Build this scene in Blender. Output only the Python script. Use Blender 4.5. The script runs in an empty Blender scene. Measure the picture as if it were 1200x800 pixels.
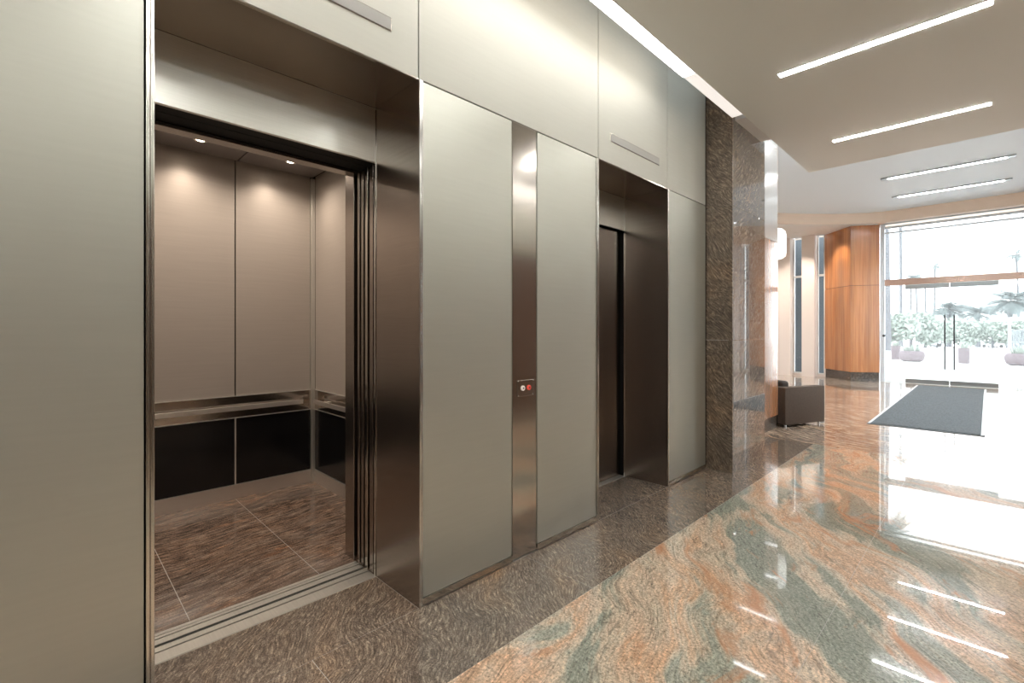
import bpy, bmesh, math, random
from mathutils import Vector, Matrix
random.seed(7)
C = bpy.context.scene.collection
PI = math.pi
# ------------------------------------------------------------------ helpers
def link(o):
    C.objects.link(o); return o

def node_mat(name):
    m = bpy.data.materials.new(name); m.use_nodes = True
    nt = m.node_tree
    b = nt.nodes['Principled BSDF']
    return m, nt, b

def plain(name, col, rough=.5, metal=0., spec=.5, coat=0., coat_rough=.03, aniso=0., noise=0., nscale=(1, 1, 1), emit=None, estr=0., bump=0.):
    m, nt, b = node_mat(name)
    b.inputs['Base Color'].default_value = (*col, 1)
    b.inputs['Roughness'].default_value = rough
    b.inputs['Metallic'].default_value = metal
    b.inputs['Specular IOR Level'].default_value = spec
    b.inputs['Coat Weight'].default_value = coat
    b.inputs['Coat Roughness'].default_value = coat_rough
    b.inputs['Anisotropic'].default_value = aniso
    if emit:
        b.inputs['Emission Color'].default_value = (*emit, 1)
        b.inputs['Emission Strength'].default_value = estr
    if noise or bump:
        tc = nt.nodes.new('ShaderNodeTexCoord'); mp = nt.nodes.new('ShaderNodeMapping')
        mp.inputs['Scale'].default_value = nscale
        n = nt.nodes.new('ShaderNodeTexNoise'); n.inputs['Scale'].default_value = 1.; n.inputs['Detail'].default_value = 4
        nt.links.new(tc.outputs['Object'], mp.inputs['Vector']); nt.links.new(mp.outputs[0], n.inputs['Vector'])
        if noise:
            r = nt.nodes.new('ShaderNodeMapRange')
            r.inputs['From Min'].default_value = .3; r.inputs['From Max'].default_value = .7
            r.inputs['To Min'].default_value = 1 - noise; r.inputs['To Max'].default_value = 1 + noise
            nt.links.new(n.outputs['Fac'], r.inputs['Value'])
            mx = nt.nodes.new('ShaderNodeVectorMath'); mx.operation = 'SCALE'
            mx.inputs[0].default_value = col
            nt.links.new(r.outputs[0], mx.inputs['Scale']); nt.links.new(mx.outputs[0], b.inputs['Base Color'])
        if bump:
            bp = nt.nodes.new('ShaderNodeBump'); bp.inputs['Strength'].default_value = bump; bp.inputs['Distance'].default_value = .002
            nt.links.new(n.outputs['Fac'], bp.inputs['Height']); nt.links.new(bp.outputs[0], b.inputs['Normal'])
    return m

def ramp(nt, stops):
    r = nt.nodes.new('ShaderNodeValToRGB'); el = r.color_ramp.elements
    while len(el) < len(stops): el.new(.5)
    for e, (p, c) in zip(el, stops): e.position = p; e.color = (*c, 1)
    return r

def warped(nt, scale_low, amount, rot=0., detail=3, seed=0.):
    """object coordinates bent by a slow noise, turned by rot"""
    tc = nt.nodes.new('ShaderNodeTexCoord')
    n = nt.nodes.new('ShaderNodeTexNoise'); n.inputs['Scale'].default_value = scale_low; n.inputs['Detail'].default_value = detail
    mp0 = nt.nodes.new('ShaderNodeMapping'); mp0.inputs['Location'].default_value = (seed, seed * .7, seed * 1.3)
    nt.links.new(tc.outputs['Object'], mp0.inputs['Vector']); nt.links.new(mp0.outputs[0], n.inputs['Vector'])
    s = nt.nodes.new('ShaderNodeVectorMath'); s.operation = 'SUBTRACT'; s.inputs[1].default_value = (.5, .5, .5)
    nt.links.new(n.outputs['Color'], s.inputs[0])
    k = nt.nodes.new('ShaderNodeVectorMath'); k.operation = 'SCALE'; k.inputs['Scale'].default_value = amount
    nt.links.new(s.outputs[0], k.inputs[0])
    a = nt.nodes.new('ShaderNodeVectorMath'); a.operation = 'ADD'
    nt.links.new(mp0.outputs[0], a.inputs[0]); nt.links.new(k.outputs[0], a.inputs[1])
    mr = nt.nodes.new('ShaderNodeMapping'); mr.inputs['Rotation'].default_value = rot if isinstance(rot, tuple) else (0, 0, rot)
    nt.links.new(a.outputs[0], mr.inputs['Vector'])
    return tc, mr

def stretched_noise(nt, src, scale, detail=6, rough=.6, dist=0.):
    mp = nt.nodes.new('ShaderNodeMapping'); mp.inputs['Scale'].default_value = scale
    nt.links.new(src.outputs[0], mp.inputs['Vector'])
    n = nt.nodes.new('ShaderNodeTexNoise'); n.inputs['Scale'].default_value = 1; n.inputs['Detail'].default_value = detail
    n.inputs['Roughness'].default_value = rough; n.inputs['Distortion'].default_value = dist
    nt.links.new(mp.outputs[0], n.inputs['Vector'])
    return n

def mix(nt, a, b, fac, mode='MIX'):
    m = nt.nodes.new('ShaderNodeMix'); m.data_type = 'RGBA'; m.blend_type = mode
    for s, v in ((m.inputs['Factor'], fac), (m.inputs['A'], a), (m.inputs['B'], b)):
        if isinstance(v, (int, float)): s.default_value = v
        elif isinstance(v, tuple): s.default_value = (*v, 1)
        else: nt.links.new(v, s)
    return m.outputs['Result']

def granite_brown(name, seed, rot, rough=.12, tint=(1, 1, 1), streak=(9, 70, 40), warp=(2.4, .5), coat=.5, ior=1.5, bright=1., veins=False):
    m, nt, b = node_mat(name)
    tc, w = warped(nt, warp[0], warp[1], rot, 1.5, seed)
    fine = stretched_noise(nt, w, streak, 8, .78, .12)
    slow = stretched_noise(nt, w, (1.3, 3.4, 2.2), 4, .6, .3)
    r = ramp(nt, [(.30, (.03, .025, .022)), (.43, (.085, .07, .06)), (.53, (.165, .14, .12)), (.61, (.31, .275, .235)), (.72, (.56, .51, .44))])
    nt.links.new(fine.outputs['Fac'], r.inputs[0])
    r2 = ramp(nt, [(.32, (.72, .73, .75)), (.5, (1, .98, .95)), (.64, (1.15, 1.04, .93)), (.76, (1.5, 1.2, .92))])
    nt.links.new(slow.outputs['Fac'], r2.inputs[0])
    c = mix(nt, r.outputs[0], r2.outputs[0], 1., 'MULTIPLY')
    c = mix(nt, c, tuple(bright * t for t in tint), 1., 'MULTIPLY')
    if veins:
        v = stretched_noise(nt, w, (1.2, 9, 2), 4, .6, .6)
        rv = ramp(nt, [(.0, (0, 0, 0)), (.475, (0, 0, 0)), (.50, (.55, .55, .55)), (.525, (0, 0, 0))]); nt.links.new(v.outputs['Fac'], rv.inputs[0])
        mm = nt.nodes.new('ShaderNodeMath'); mm.operation = 'MULTIPLY'; nt.links.new(rv.outputs[0], mm.inputs[0]); nt.links.new(fine.outputs['Fac'], mm.inputs[1])
        c = mix(nt, c, (.62, .54, .46), mm.outputs[0])
        v2 = stretched_noise(nt, w, (2.2, 8, 2), 3, .6, 0.)
        rb = ramp(nt, [(.62, (0, 0, 0)), (.70, (1, 1, 1))]); nt.links.new(v2.outputs['Fac'], rb.inputs[0])
        c = mix(nt, c, mix(nt, c, (1.35, 1.05, .85), 1., 'MULTIPLY'), rb.outputs[0])
    nt.links.new(c, b.inputs['Base Color'])
    b.inputs['Roughness'].default_value = rough; b.inputs['Coat Weight'].default_value = coat; b.inputs['Coat Roughness'].default_value = .015
    b.inputs['IOR'].default_value = ior; b.inputs['Coat IOR'].default_value = 1.55
    gn = nt.nodes.new('ShaderNodeTexNoise'); gn.inputs['Scale'].default_value = 130; gn.inputs['Detail'].default_value = 3; nt.links.new(tc.outputs['Object'], gn.inputs['Vector'])
    rg = ramp(nt, [(.36, (.45, .43, .42)), (.46, (.95, .95, .95)), (.56, (1.05, 1.05, 1.05)), (.66, (1.6, 1.55, 1.5))]); nt.links.new(gn.outputs['Fac'], rg.inputs[0])
    nt.links.new(mix(nt, c, rg.outputs[0], .8, 'MULTIPLY'), b.inputs['Base Color'])
    return m

def granite_orange(name):
    m, nt, b = node_mat(name)
    tc, w = warped(nt, .8, .95, math.radians(58), 2.5, 3.1)
    # each slab shifts the pattern a little
    band = stretched_noise(nt, w, (.55, 2.1, 1), 5, .55, .5)
    r = ramp(nt, [(.28, (.24, .27, .23)), (.40, (.30, .32, .27)), (.435, (.56, .48, .38)), (.48, (.60, .47, .36)), (.53, (.60, .40, .27)), (.57, (.56, .47, .37)), (.605, (.32, .34, .29)), (.66, (.42, .40, .33)), (.69, (.58, .43, .31))])
    nt.links.new(band.outputs['Fac'], r.inputs[0])
    streak = stretched_noise(nt, w, (16, 60, 20), 8, .8, .25)
    r2 = ramp(nt, [(.29, (.16, .15, .14)), (.39, (.68, .67, .64)), (.49, (1, 1, 1)), (.62, (1.42, 1.40, 1.36))])
    nt.links.new(streak.outputs['Fac'], r2.inputs[0])
    c = mix(nt, r.outputs[0], r2.outputs[0], .9, 'MULTIPLY')
    grain = nt.nodes.new('ShaderNodeTexNoise'); grain.inputs['Scale'].default_value = 75; grain.inputs['Detail'].default_value = 4; grain.inputs['Roughness'].default_value = .75
    nt.links.new(tc.outputs['Object'], grain.inputs['Vector'])
    r3 = ramp(nt, [(.35, (.10, .09, .08)), (.41, (.72, .72, .71)), (.52, (1.05, 1.04, 1.02)), (.64, (1.6, 1.56, 1.48))])
    nt.links.new(grain.outputs['Fac'], r3.inputs[0])
    c = mix(nt, c, r3.outputs[0], .85, 'MULTIPLY')
    # rust blotches
    bl = stretched_noise(nt, w, (1.5, 4.5, 2), 6, .65, 1.)
    r4 = ramp(nt, [(.57, (0, 0, 0)), (.66, (.75, .75, .75))]); nt.links.new(bl.outputs['Fac'], r4.inputs[0])
    c = mix(nt, c, (.56, .26, .13), r4.outputs[0])
    # hair-thin dark veins
    vn = stretched_noise(nt, w, (.45, 3.2, 1), 5, .6, .25)
    a = nt.nodes.new('ShaderNodeMath'); a.operation = 'SUBTRACT'; a.inputs[1].default_value = .47; nt.links.new(vn.outputs['Fac'], a.inputs[0])
    ab = nt.nodes.new('ShaderNodeMath'); ab.operation = 'ABSOLUTE'; nt.links.new(a.outputs[0], ab.inputs[0])
    r5 = ramp(nt, [(0, (1., 1., 1.)), (.007, (0, 0, 0))]); nt.links.new(ab.outputs[0], r5.inputs[0])
    vm = nt.nodes.new('ShaderNodeMath'); vm.operation = 'MULTIPLY'; nt.links.new(r5.outputs[0], vm.inputs[0]); nt.links.new(streak.outputs['Fac'], vm.inputs[1])
    c = mix(nt, c, (.05, .035, .03), vm.outputs[0])
    nt.links.new(c, b.inputs['Base Color'])
    b.inputs['Roughness'].default_value = .1; b.inputs['Coat Weight'].default_value = 1.; b.inputs['Coat Roughness'].default_value = .008; b.inputs['Coat IOR'].default_value = 1.55; b.inputs['Specular IOR Level'].default_value = .1
    return m

def wood(name, a, c, rough=.25, coat=.6):
    m, nt, b = node_mat(name)
    tc, w = warped(nt, 1.2, .03, 0, 2, 1.)
    g = stretched_noise(nt, w, (26, 26, .7), 5, .6, .3)
    r = ramp(nt, [(.3, a), (.7, c)]); nt.links.new(g.outputs['Fac'], r.inputs[0])
    s = stretched_noise(nt, w, (3.2, 3.2, .15), 2, .5)
    r2 = ramp(nt, [(.35, (.75, .72, .7)), (.65, (1.2, 1.15, 1.1))]); nt.links.new(s.outputs['Fac'], r2.inputs[0])
    nt.links.new(mix(nt, r.outputs[0], r2.outputs[0], 1., 'MULTIPLY'), b.inputs['Base Color'])
    b.inputs['Roughness'].default_value = rough; b.inputs['Coat Weight'].default_value = coat; b.inputs['Coat Roughness'].default_value = .12
    return m

def emitter(name, col, s):
    m, nt, b = node_mat(name)
    b.inputs['Base Color'].default_value = (.8, .8, .8, 1)
    b.inputs['Emission Color'].default_value = (*col, 1); b.inputs['Emission Strength'].default_value = s
    return m

def glass_mat(name, tint=(.97, .99, .99), haze=0.):
    m = bpy.data.materials.new(name); m.use_nodes = True; nt = m.node_tree; nt.nodes.clear()
    o = nt.nodes.new('ShaderNodeOutputMaterial'); t = nt.nodes.new('ShaderNodeBsdfTransparent'); g = nt.nodes.new('ShaderNodeBsdfGlossy')
    t.inputs[0].default_value = (*tint, 1); g.inputs['Roughness'].default_value = 0.
    f = nt.nodes.new('ShaderNodeFresnel'); f.inputs[0].default_value = 1.35
    mx = nt.nodes.new('ShaderNodeMixShader')
    nt.links.new(f.outputs[0], mx.inputs[0]); nt.links.new(t.outputs[0], mx.inputs[1]); nt.links.new(g.outputs[0], mx.inputs[2]); nt.links.new(mx.outputs[0], o.inputs[0])
    if haze:    # translucent share put in to veil the bright view outside
        tr = nt.nodes.new('ShaderNodeBsdfTranslucent'); tr.inputs[0].default_value = (.97, .99, 1, 1)
        m2 = nt.nodes.new('ShaderNodeMixShader'); m2.inputs[0].default_value = haze
        nt.links.new(mx.outputs[0], m2.inputs[1]); nt.links.new(tr.outputs[0], m2.inputs[2]); nt.links.new(m2.outputs[0], o.inputs[0])
    return m

# ------------------------------------------------------------------ mesh builders
class MB:
    def __init__(s): s.bm = bmesh.new()
    def box(s, lo, hi, bev=0., seg=2):
        t = bmesh.new(); bmesh.ops.create_cube(t, size=1)
        lo, hi = Vector(lo), Vector(hi)
        for i in range(3):
            if lo[i] > hi[i]: lo[i], hi[i] = hi[i], lo[i]
        for v in t.verts: v.co = Vector([lo[i] + (v.co[i] + .5) * (hi[i] - lo[i]) for i in range(3)])
        if bev: bmesh.ops.bevel(t, geom=t.edges[:], offset=bev, segments=seg, profile=.5, affect='EDGES')
        s.take(t); return s
    def take(s, t, M=None):
        me = bpy.data.meshes.new('tmp')
        if M: t.transform(M)
        t.to_mesh(me); t.free(); s.bm.from_mesh(me); bpy.data.meshes.remove(me)
    def prism(s, pts, z0, z1, axis='z', bev=0.):
        """extrude a 2D outline; axis z: pts (x,y); axis y: pts (x,z)"""
        t = bmesh.new()
        f = lambda p, h: (p[0], p[1], h) if axis == 'z' else ((p[0], h, p[1]) if axis == 'y' else (h, p[0], p[1]))
        a = [t.verts.new(f(p, z0)) for p in pts]; b = [t.verts.new(f(p, z1)) for p in pts]
        n = len(pts)
        t.faces.new(a[::-1]); t.faces.new(b)
        for i in range(n): t.faces.new((a[i], a[(i + 1) % n], b[(i + 1) % n], b[i]))
        bmesh.ops.recalc_face_normals(t, faces=t.faces[:])
        if bev: bmesh.ops.bevel(t, geom=t.edges[:], offset=bev, segments=2, profile=.5, affect='EDGES')
        s.take(t); return s
    def lathe(s, prof, c=(0, 0, 0), n=24, M=None):
        """prof: list of (r,z)"""
        t = bmesh.new(); rings = []
        for r, z in prof:
            rings.append([t.verts.new((r * math.cos(2 * PI * k / n), r * math.sin(2 * PI * k / n), z)) for k in range(n)])
        for a, b in zip(rings, rings[1:]):
            for k in range(n): t.faces.new((a[k], a[(k + 1) % n], b[(k + 1) % n], b[k]))
        t.faces.new(rings[0][::-1]); t.faces.new(rings[-1])
        bmesh.ops.recalc_face_normals(t, faces=t.faces[:])
        s.take(t, Matrix.Translation(c) @ (M or Matrix())); return s
    def tube(s, pts, radii, n=10):
        t = bmesh.new(); rings = []
        pts = [Vector(p) for p in pts]
        if isinstance(radii, (int, float)): radii = [radii] * len(pts)
        for i, p in enumerate(pts):
            d = (pts[min(i + 1, len(pts) - 1)] - pts[max(i - 1, 0)]).normalized()
            u = d.cross(Vector((0, 0, 1)))
            if u.length < .05: u = d.cross(Vector((1, 0, 0)))
            u.normalize(); w = d.cross(u).normalized()
            rings.append([t.verts.new(p + radii[i] * (math.cos(2 * PI * k / n) * u + math.sin(2 * PI * k / n) * w)) for k in range(n)])
        for a, b in zip(rings, rings[1:]):
            for k in range(n): t.faces.new((a[k], a[(k + 1) % n], b[(k + 1) % n], b[k]))
        t.faces.new(rings[0][::-1]); t.faces.new(rings[-1])
        bmesh.ops.recalc_face_normals(t, faces=t.faces[:])
        s.take(t); return s
    def quad(s, a, b, c, d):
        vs = [s.bm.verts.new(p) for p in (a, b, c, d)]; s.bm.faces.new(vs)
    def build(s, name, mat, parent=None, smooth=False, M=None):
        if M: s.bm.transform(M)
        if parent is not None and parent.type == 'EMPTY' or parent is not None:
            loc = Vector((0, 0, 0)); p = parent
            while p: loc += p.location; p = p.parent
            s.bm.transform(Matrix.Translation(-loc))
        me = bpy.data.meshes.new(name); s.bm.to_mesh(me); s.bm.free()
        me.materials.append(mat)
        if smooth:
            for f in me.polygons: f.use_smooth = True
            try: me.set_sharp_from_angle(angle=math.radians(40))
            except Exception: pass
        o = bpy.data.objects.new(name, me); link(o)
        if parent is not None: o.parent = parent
        return o

def box(name, lo, hi, mat, parent=None, bev=0.):
    return MB().box(lo, hi, bev).build(name, mat, parent)
def thing(name, label, cat, loc=(0, 0, 0), group=None):
    o = bpy.data.objects.new(name, None); o.location = loc; o.empty_display_size = .2; link(o)
    return tag(o, label, cat, group)
def tag(o, label, cat, group=None):
    o['label'] = label; o['category'] = cat
    if group: o['group'] = group
    return o
def struct(o, label=None):
    o['kind'] = 'structure'
    if label: o['label'] = label
    return o
def copy_tree(o, parent=None):
    c = o.copy(); C.objects.link(c)
    if parent: c.parent = parent
    for ch in list(o.children): copy_tree(ch, c)
    return c

# ------------------------------------------------------------------ materials
M_panel = plain('satin_metal_panel', (.60, .61, .55), .44, .72, .5, noise=.015, nscale=(3, 3, 60))
M_panel_up = plain('satin_metal_panel_upper', (.60, .605, .55), .62, .4, .4, noise=.015, nscale=(3, 3, 60))
M_steel = plain('brushed_steel', (.60, .57, .53), .16, 1., noise=.05, nscale=(4, 4, 160))
M_door = plain('dark_brushed_steel', (.40, .36, .33), .26, 1., noise=.06, nscale=(3, 3, 200))
M_header = plain('header_steel', (.84, .85, .80), .30, .9, noise=.03, nscale=(4, 4, 160))
M_pale = plain('pale_brushed_metal', (.80, .78, .76), .22, .9, noise=.06, nscale=(3, 120, 3))
M_bright = plain('bright_metal_trim', (.72, .72, .69), .16, 1.)
M_band = plain('polished_band', (.62, .58, .54), .12, 1.)
M_sill = plain('grooved_aluminium', (.78, .78, .74), .34, .85, noise=.05, nscale=(5, 120, 5))
M_black = plain('black_gap', (.006, .006, .006), .8)
M_bar = plain('grey_indicator_lens', (.42, .42, .40), .45, 0.)
M_kick = plain('black_glass', (.008, .008, .009), .18, 0., .5, noise=.3, nscale=(4, 4, 2))
M_cab = plain('cab_bronze_panel', (.48, .44, .40), .40, .35, noise=.03, nscale=(3, 3, 90))
M_cabceil = plain('cab_ceiling_metal', (.24, .215, .21), .4, .5)
M_cabrail = plain('cab_bright_rail', (.80, .77, .73), .30, .8)
M_white = plain('white_paint', (.80, .79, .77), .55)
M_soffit = plain('grey_beige_ceiling_paint', (.87, .89, .86), .6)
M_upper = plain('pale_ceiling_paint', (.80, .90, .98), .6)
M_fascia = plain('peach_fascia_paint', (.86, .70, .57), .5)
M_pinkwall = plain('warm_white_plaster', (.82, .74, .68), .55)
M_wood = wood('orange_veneer', (.38, .14, .045), (.56, .26, .10))
M_woodgl = wood('glossy_veneer', (.42, .19, .09), (.58, .30, .16), .16, 1.)
M_woodgl.node_tree.nodes['Principled BSDF'].inputs['Coat IOR'].default_value = 2.2
M_woodgl.node_tree.nodes['Principled BSDF'].inputs['Coat Roughness'].default_value = .08
M_darkwood = wood('dark_walnut', (.10, .055, .035), (.17, .095, .06), .3, .3)
M_strip = emitter('strip_lamp', (1, .98, .94), 50.)
M_strip2 = emitter('lobby_strip_lamp', (.97, .99, 1), 170.)
M_cove = emitter('cove_lamp', (1, .97, .93), 15.)
M_side = emitter('added_cove_side', (1, .88, .76), 6.)
M_dim = emitter('trim_glow', (1, .93, .88), .75)
M_upl = emitter('cove_uplight', (.93, .97, 1), 330.)
M_down = emitter('downlight_lamp', (1, .84, .66), 40.)
M_down2 = emitter('lobby_downlight_lamp', (1, .85, .7), 6.)
M_pend = emitter('pendant_shade', (1, .98, .92), 1.3)
M_glass = glass_mat('clear_glass')
M_glasse = glass_mat('veiled_entry_glass', haze=.055)  # translucency stands in for the washed-out glare outdoors
M_alu = plain('pale_aluminium', (.72, .78, .83), .4, .2)
M_fin = plain('blue_grey_fin', (.10, .125, .15), .6)
M_frame_w = plain('white_window_frame', (.82, .83, .82), .4)
M_granF = granite_brown('dark_granite_floor', 2.0, .6, .14, tint=(1.04, 1, .94), streak=(17, 105, 60), warp=(2.6, .30), coat=.6, bright=1.35)
M_granC = granite_brown('dark_granite_column', 5.0, (0., .75, 0), .3, streak=(80, 20, 15), warp=(2.2, .28), tint=(1.05, 1., .91), coat=0., bright=1.1)
M_base = granite_brown('dark_granite_base', 3., (.3, 0, 0), .2, streak=(20, 60, 30), coat=.3, bright=.5)
M_granP = granite_brown('polished_granite_column', 8.0, (.75, 0, 0), .12, streak=(20, 80, 15), warp=(2.2, .28), coat=1., bright=1.3)
M_granCab = granite_brown('rust_granite_cab_floor', 11.0, 1.45, .16, (1.15, .99, .92), streak=(10, 64, 20), warp=(1.3, .32), coat=.5, bright=1.15, veins=True)
M_granL = granite_brown('brown_granite_lobby_floor', 14., .35, .1, (1.08, 1.02, .95), streak=(3., 26, 20), warp=(1.1, .6), coat=.3, bright=2.1)
M_orange = granite_orange('orange_green_granite')
M_joint = plain('pale_grout', (.50, .47, .43), .4)
M_leather = plain('dark_brown_leather', (.095, .069, .053), .6, 0., .2, noise=.1, nscale=(40, 40, 40), bump=.2)
M_leather2 = plain('black_brown_leather', (.04, .032, .026), .6, 0., .2, noise=.1, nscale=(40, 40, 40))
M_chrome = plain('chrome', (.85, .85, .85), .08, 1.)
M_mat = plain('grey_carpet', (.075, .088, .095), .95, noise=.55, nscale=(55, 55, 55), bump=.6)
M_mated = plain('pale_mat_edge', (.55, .56, .56), .6)
M_handle = plain('dark_bronze_handle', (.035, .035, .04), .5)
M_rail = plain('grey_door_rail', (.42, .45, .46), .3, .9)
M_transom = plain('polished_transom', (.62, .45, .38), .2, .9)
M_red = plain('lit_red_button', (.6, .05, .04), .4, emit=(1, .12, .08), estr=.3)
M_wbtn = plain('lit_white_button', (.8, .7, .66), .4, emit=(1, .85, .78), estr=.22)
# outdoors
M_plaza = plain('pale_plaza_paving', (.62, .62, .61), .8, noise=.04, nscale=(.6, .6, 1))
M_leaf = plain('washed_green_leaves', (.32, .37, .33), .8, noise=.08, nscale=(.7, .7, .7))  # leaf colour paled to carry the outdoor haze and glare
M_palm = plain('grey_green_fronds', (.18, .22, .22), .8, noise=.25, nscale=(1, 1, 1))
M_trunk = plain('grey_bark', (.13, .135, .15), .9, noise=.2, nscale=(1, 1, 12))
M_planter = plain('mauve_planter', (.17, .135, .15), .8, noise=.06, nscale=(5, 5, 5))
M_car = plain('silver_car_paint', (.55, .56, .58), .3, .2, coat=.6)
M_carg = plain('car_window', (.12, .13, .14), .15)
M_tyre = plain('rubber', (.05, .05, .05), .8)
M_bld = plain('pale_concrete', (.5, .52, .54), .8)
M_fence = plain('grey_fence', (.30, .33, .36), .6)

# ------------------------------------------------------------------ measurements
H1, HP, HS, HU = 2.44, 2.76, 3.60, 4.74     # door head, panel joint, low ceiling, high ceiling
E1, E2 = (.273, 1.38), (2.99, 4.09)         # two entrance openings along y
YEND = 4.94; COLX = .266; COLY = (4.94, 5.93); XW = -.12; YW = 7.75; SX = .37; SY = 7.39; YE = 16.8
XR = 3.35; SXR = 2.94

# ------------------------------------------------------------------ floor
fl = struct(MB().box((-9, -5, -.30), (12, 17.3, -.012)).build('floor', M_granL))
# border stone incl. entrance recesses
m = MB()
def slab(m, x0, y0, x1, y1, j=.0016):
    m.box((x0 + j, y0 + j, -.011), (x1 - j, y1 - j, 0), .0)
mod = 1.355
ys = [.83 + mod * k for k in range(-5, 5)]
ys = [-5] + [y for y in ys if -5 < y < 6.9] + [6.97]
for a, b in zip(ys, ys[1:]): slab(m, 0, a, .525, b)
for e in (E1, E2): slab(m, -.445, e[0], 0, e[1])
m.box((-3, 5.94, -.011), (-.0016, 6.97, 0))
struct(m.build('floor_border', M_granF, fl))
m = MB()
for xi in range(4):
    for a, b in zip(ys, ys[1:]): slab(m, .525 + xi * 1.0, a, .525 + (xi + 1) * 1.0, b, .0008)
struct(m.build('floor_slabs', M_orange, fl))
m = MB()     # grout bed of the laid floor
m.box((-.45, -5, -.0118), (4.6, 6.97, -.0012)); struct(m.build('grout', M_joint, fl))
# lobby paving: bands of the brown stone with pale seams
m = MB()
yy = [6.972, 8.3, 9.75, 11.2, 12.65, 14.1]
for a, b in zip(yy, yy[1:]):
    k = 0
    x = -8.9
    while x < 11.9:
        slab(m, x, a, min(x + 1.45, 11.9), b, .001); x += 1.45
struct(m.build('lobby_slabs', M_granL, fl))
m = MB(); m.box((-9, 14.1, -.011), (12, 14.9, -.0004)); struct(m.build('lobby_band', M_granF, fl))
m = MB(); m.box((-9, 14.902, -.011), (12, 17.28, -.0004)); struct(m.build('entry_slabs', M_granL, fl))

# ------------------------------------------------------------------ left wall with its cladding
wl = MB()
wl.box((-.30, -5, 0), (-.03, E1[0] - .03, 4.7))
wl.box((-.30, E1[1] + .03, 0), (-.03, E2[0] - .03, 4.7))
wl.box((-.30, E2[1] + .03, 0), (-.03, YEND, 4.7))
wl.box((-.30, E1[0] - .03, HP + .01), (-.03, E1[1] + .03, 4.7))
wl.box((-.30, E2[0] - .03, HP + .01), (-.03, E2[1] + .03, 4.7))
wall_left = struct(wl.build('wall_left', M_black))
g = .004
def panel(y0, y1, z0, z1, mat=M_panel, nm='wall_panel', x=0.):
    return struct(box(nm, (-.028, y0 + g, z0), (x, y1 - g, z1), mat, wall_left, .0015))
panel(-4.9, -2.3, .045, HP - g); panel(-2.3, E1[0] - .026, .045, HP - g)
panel(E1[1] + .022, 2.067, .045, HP - g); panel(2.296, E2[0] - .008, .045, HP - g)
panel(E2[1] + .03, YEND - .012, .045, HP - g)
panel(2.067, 2.296, .012, HP - g, M_steel, 'steel_strip', -.001)
for a, b in ((-4.9, -2.3), (-2.3, E1[0] - .0), (E1[0], E1[1]), (E1[1], E2[0]), (E2[0], E2[1]), (E2[1], YEND - .012)):
    panel(a, b, HP + g, 4.6, M_panel_up)
for a, b in ((-4.9, E1[0] - .03), (E1[1] + .02, 2.067), (2.296, E2[0] - .004), (E2[1] + .03, YEND - .012)):
    struct(box('base_strip', (-.028, a, .008), (.006, b, .043), M_steel, wall_left, .001))

# ------------------------------------------------------------------ elevator entrances (frames)
def entrance(e, label, open_door):
    y0, y1 = e
    t = thing('elevator_door_frame', label, 'door frame', (0, (y0 + y1) / 2, 0), 'brushed steel elevator entrances')
    D = -.45
    # returns (jambs), 25 mm thick
    for s, (a, b) in (('l', (y0 - .025, y0)), ('r', (y1, y1 + .025))):
        MB().box((D, a, 0), (.004, b, HP), .001).build('jamb', M_door, t)
    MB().box((D, y0, HP - .0), (-.001, y1, HP + .006)).build('soffit_panel', M_door, t)
    MB().box((D - .02, y0, H1), (D, y1, HP - .001), .0015).build('header', M_header, t)
    # bright corner trims on the wall face
    MB().box((-.02, y0 - .025, 0), (.007, y0 - .015, HP), .002).box((-.02, y0 - .012, 0), (.009, y0 - .001, HP), .002).build('corner_trim', M_bright, t)
    MB().box((-.02, y1 + .001, 0), (.009, y1 + .012, HP), .002).box((-.02, y1 + .015, 0), (.007, y1 + .021, HP), .002).build('corner_trim', M_bright, t)
    MB().box((-.012, y0, HP - .004), (.004, y1, HP + .002)).build('edge_trim', M_steel, t)
    # thin bead where the door pocket starts
    MB().box((D - .012, y1 - .004, 0), (D + .002, y1 + .004, HP - .01)).build('pocket_bead', M_bright, t)
    # sill with grooves: hall half then car half
    s = MB()
    s.box((-.531, y0, -.011), (-.45, y1, .002)); s.box((-.580, y0, -.011), (-.541, y1, .002))
    s.build('hall_sill', M_sill, t)
    MB().box((-.600, y0, -.0118), (-.46, y1, -.006)).build('sill_groove', M_black, t)
    return t
fr1 = entrance(E1, 'deep brushed steel frame around the open elevator nearest the camera', True)
fr2 = entrance(E2, 'deep brushed steel frame around the closed elevator beside the granite column', False)

# closed elevator doors
t = thing('elevator_door', 'closed dark steel sliding door in the farther elevator entrance', 'elevator door', (-.5, 3.54, 0))
MB().box((-.50, E2[0] + .0, .006), (-.468, 3.545, H1 - .008), .002).build('door_panel', M_door, t)
MB().box((-.535, 3.53, .006), (-.505, E2[1] - .0, H1 - .008), .002).build('door_panel', M_door, t)
MB().box((-.60, E2[0] - .1, 0), (-.58, E2[1] + .1, HP)).build('backing', M_black, t)

(MB().box((-.66, E2[0] - .2, -.02), (-.61, E2[1] + .2, 3.2)).box((-.66, E2[1] + .03, -.02), (-.30, E2[1] + .08, 3.2)).box((-.66, E2[0] - .08, -.02), (-.30, E2[0] - .03, 3.2)).box((-.66, E2[0] - .2, 2.9), (-.03, E2[1] + .2, 3.0)).build('shaft_lining', M_black, fr2))

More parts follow.
